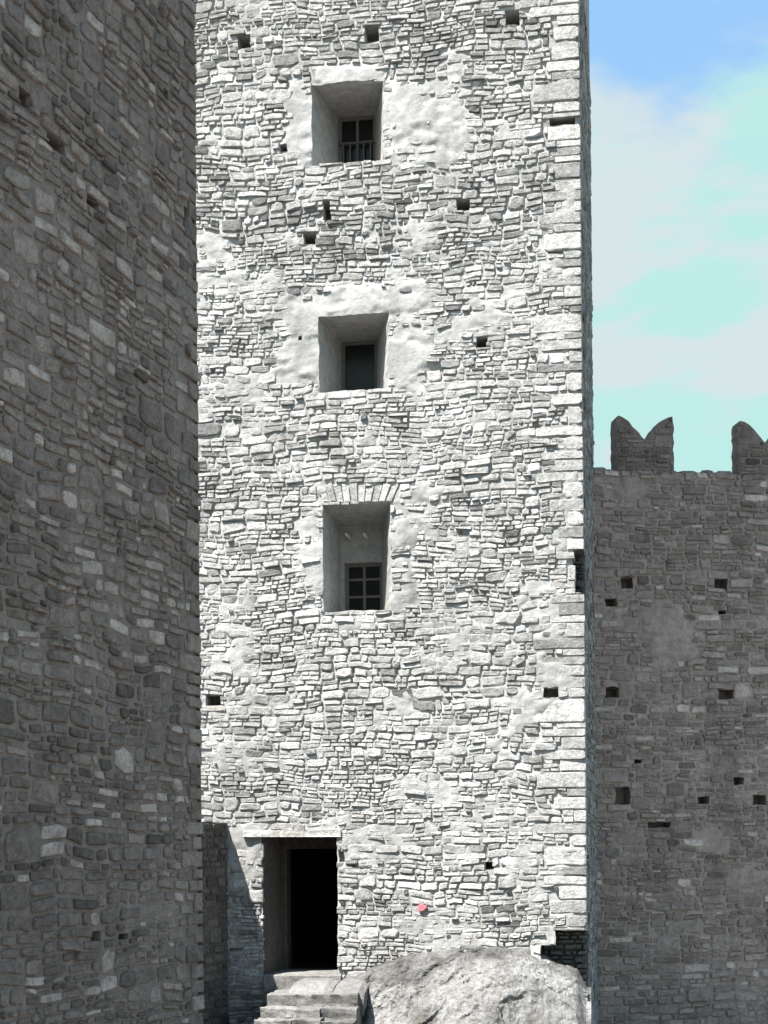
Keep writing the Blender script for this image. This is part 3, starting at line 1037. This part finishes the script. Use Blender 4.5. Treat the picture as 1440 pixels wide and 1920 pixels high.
# ------------------------------------------------------------------ STEPS up to the doorway
def rough_block(fr, a, b, c, d, n0, n1, seed, amp=0.012, step=0.07):
    """worn stone block: subdivided box with an uneven skin; faces only top, front and two sides"""
    r = random.Random(seed)
    nu = max(2, int((b - a) / step)); nn_ = max(2, int((n1 - n0) / step)); nv = max(2, int((d - c) / step))
    prof = [(n0, d - 0.0)] + [(n0 + (n1 - n0) * i / nn_, d) for i in range(1, nn_)] + [(n1 - 0.012, d - 0.003), (n1, d - 0.015)] + [(n1, d - (d - c) * i / nv) for i in range(1, nv + 1)]
    vs_, fs_ = [], []
    K = len(prof)
    for i in range(nu + 1):
        u = a + (b - a) * i / nu
        for j, (n, v) in enumerate(prof):
            q = amp * float(fbm(u * 6 + seed, n * 6 + v * 7, seed, 3))
            vs_.append((u, v + q, n + q * 1.3))
    for i in range(nu):
        for j in range(K - 1):
            A = i * K + j
            fs_.append((A, A + 1, A + K + 1, A + K))
    base = len(vs_)
    vs_ += [(a, c, n0), (b, c, n0)]
    fs_.append(tuple([base] + list(range(K - 1, -1, -1))))
    fs_.append(tuple([base + 1] + [nu * K + j for j in range(K)]))
    V = np.array(vs_)
    return fr.p(V[:, 0], V[:, 1], V[:, 2]), fs_

stair = thing('stone_steps', tuple(T.p(-4.4, -1.75, 1.2)), 'rough stone steps leading up to the dark doorway', 'steps')
thr = door_out[2]
s_l = T.px(500, 1865, 0.9); s_r = T.px(668, 1865, 0.9)
# threshold slab and the uneven landing
V, fs = rough_block(T, door_out[0] + 0.02, door_out[1] + 0.06, thr - 0.25, thr + 0.012, -1.0, 0.10, 3)
part('threshold', stair, V, fs, M['step'], 0.9)
specs = [(0.10, 0.95, 1864, 500, 672), (0.95, 1.27, 1891, 488, 668), (1.27, 1.6, 1914, 476, 662), (1.6, 1.95, 1940, 468, 660), (1.95, 2.3, 1966, 462, 660)]
prev = None
for i, (n0, n1, y, xl, xr) in enumerate(specs):
    top = T.px(600, y, n1)[1]
    ul = T.px(xl, y, n1)[0]; ur = T.px(xr, y, n1)[0]
    nsl = 3 if i else 2
    cuts = [ul] + sorted(ul + (ur - ul) * (k + rng.uniform(-.18, .18)) / nsl for k in range(1, nsl)) + [ur]
    for k in range(nsl):
        V, fs = rough_block(T, cuts[k] + .004, cuts[k + 1] - .004, -2.0, top + rng.uniform(-.012, .012), n0 - 0.02, n1 + rng.uniform(-.03, .03), 40 + 7 * i + k, 0.034)
        part('step', stair, V, fs, M['step'], rng.uniform(0.2, 0.9))
# sloping slabs between threshold and top step
lt = T.px(600, 1864, 0.95)[1]
for (x0, x1, tn) in ((548, 628, .8), (630, 690, .5)):
    a0, b0 = T.px(x0, 1850, .5)[0], T.px(x1, 1850, .5)[0]
    Q = []
    for n, z in ((0.08, thr - 0.03), (0.45, thr - 0.05), (0.84, lt + 0.03), (0.90, lt - 0.03)):
        for t in np.linspace(0, 1, 7):
            uu = a0 + (b0 - a0) * t + (0.14 if x0 < 600 and t == 0 and n < .4 else 0)
            Q.append((uu, z + 0.02 * float(vnoise(uu * 5, n * 5, 88)) - (0.05 if t in (0, 1) else 0), n))
    Q = np.array(Q)
    fs = [(i * 7 + j, (i + 1) * 7 + j, (i + 1) * 7 + j + 1, i * 7 + j + 1) for i in range(3) for j in range(6)]
    low = Q.copy(); low[:, 1] -= 0.25
    fs += [(28 + j, 28 + j + 1, j + 1, j) for j in range(0)]
    edge = [0, 7, 14, 21] + list(range(22, 28)) + [20, 13, 6] + list(range(5, 0, -1))
    nE = len(edge)
    V = np.concatenate([Q, low])
    fs += [(edge[i], edge[(i + 1) % nE], 28 + edge[(i + 1) % nE], 28 + edge[i])[::-1] for i in range(nE)]
    part('landing_slab', stair, T.p(V[:, 0], V[:, 1], V[:, 2]), fs, M['step'], tn)

# ------------------------------------------------------------------ ROCK at the foot of the tower
rock = thing('rock_outcrop', tuple(T.p(-1.6, -1.75, 1.0)), 'pale bare rock outcrop bulging at the foot of the sunlit tower', 'rock')
kx = np.array([622, 700, 760, 850, 930, 1000, 1045, 1082, 1100])
ky = np.array([1846, 1808, 1784, 1764, 1766, 1782, 1806, 1818, 1850])
ul_, ur_ = T.px(624, 1850)[0], T.px(1096, 1850)[0]
ru = np.linspace(ul_ - 0.1, ur_ + 0.1, 170)
rj = np.linspace(0, 1, 130)
RU, RJ = np.meshgrid(ru, rj)
pxu = np.interp(RU, [T.px(x, 1800)[0] for x in kx], kx)
topv = np.interp(pxu, kx, [T.px(850, y)[1] for y in ky])
w_r_ = 1.25 - 0.25 * sstep(0.6, 1, np.abs((pxu - 880) / 240))
n_ = -0.2 + (w_r_ + 0.2) * RJ ** 0.8
drop = 0.45 * RJ + 1.75 * RJ ** 1.7
left_off = sstep(710, 640, pxu) * sstep(0.25, 0.5, RJ)
n_ = n_ - 0.55 * left_off
rk = random.Random(8)
cells = [(rk.uniform(ru[0], ru[-1]), rk.uniform(0, 1), rk.uniform(-.5, .5), rk.uniform(-.5, .6), rk.uniform(-.03, .03)) for _ in range(22)]
wu = RU + 0.10 * fbm(RU * 3, RJ * 6, 431, 3); wj = RJ + 0.05 * fbm(RU * 3 + 7, RJ * 6, 433, 3)
best = np.full(RU.shape, 9.0); fac = np.zeros(RU.shape)
for (a, b_, ta, tb, off) in cells:
    dx = (wu - a) * 0.8 + (wj - b_) * 0.5; dj = (wj - b_) * 2.0
    d2 = dx * dx + dj * dj
    sel = d2 < best
    fac = np.where(sel, off + ta * (wu - a) * 0.6 + tb * (wj - b_) * 0.8, fac)
    best = np.where(sel, d2, best)
big = fbm(RU * 0.9 + 4, RJ * 2.5, 401, 2)
on = sstep(0.02, 0.2, RJ)
n_ = n_ + on * (0.16 * big + 0.30 * fac + 0.13 * fbm(RU * 2.4, RJ * 5, 415, 5, 0.6)) + 0.03 * fbm(RU * 9, RJ * 18, 411, 4, .65)
vv = topv - drop + on * (0.09 * big + 0.18 * fac + 0.09 * fbm(RU * 2.2 + 5, RJ * 5, 417, 5, 0.6)) + 0.025 * fbm(RU * 8 + 3, RJ * 16, 413, 4, .65)
P = T.p(RU, vv, n_).reshape(-1, 3)
nn = len(ru)
fs = [(i * nn + j, (i + 1) * nn + j, (i + 1) * nn + j + 1, i * nn + j + 1) for i in range(len(rj) - 1) for j in range(nn - 1)]
band = sstep(0.42, 0.30, RJ + 0.22 * sstep(760, 1000, pxu) + 0.14 * fbm(RU * 2.2, RJ * 6, 423, 4, .6))      # darker, uneven upper part
tone = np.clip(0.80 - 0.38 * band + 0.45 * fbm(RU * 1.6, RJ * 5, 421, 4, .6), 0, 1).reshape(-1)
part('rock_face', rock, P, fs, M['rock'], tone)
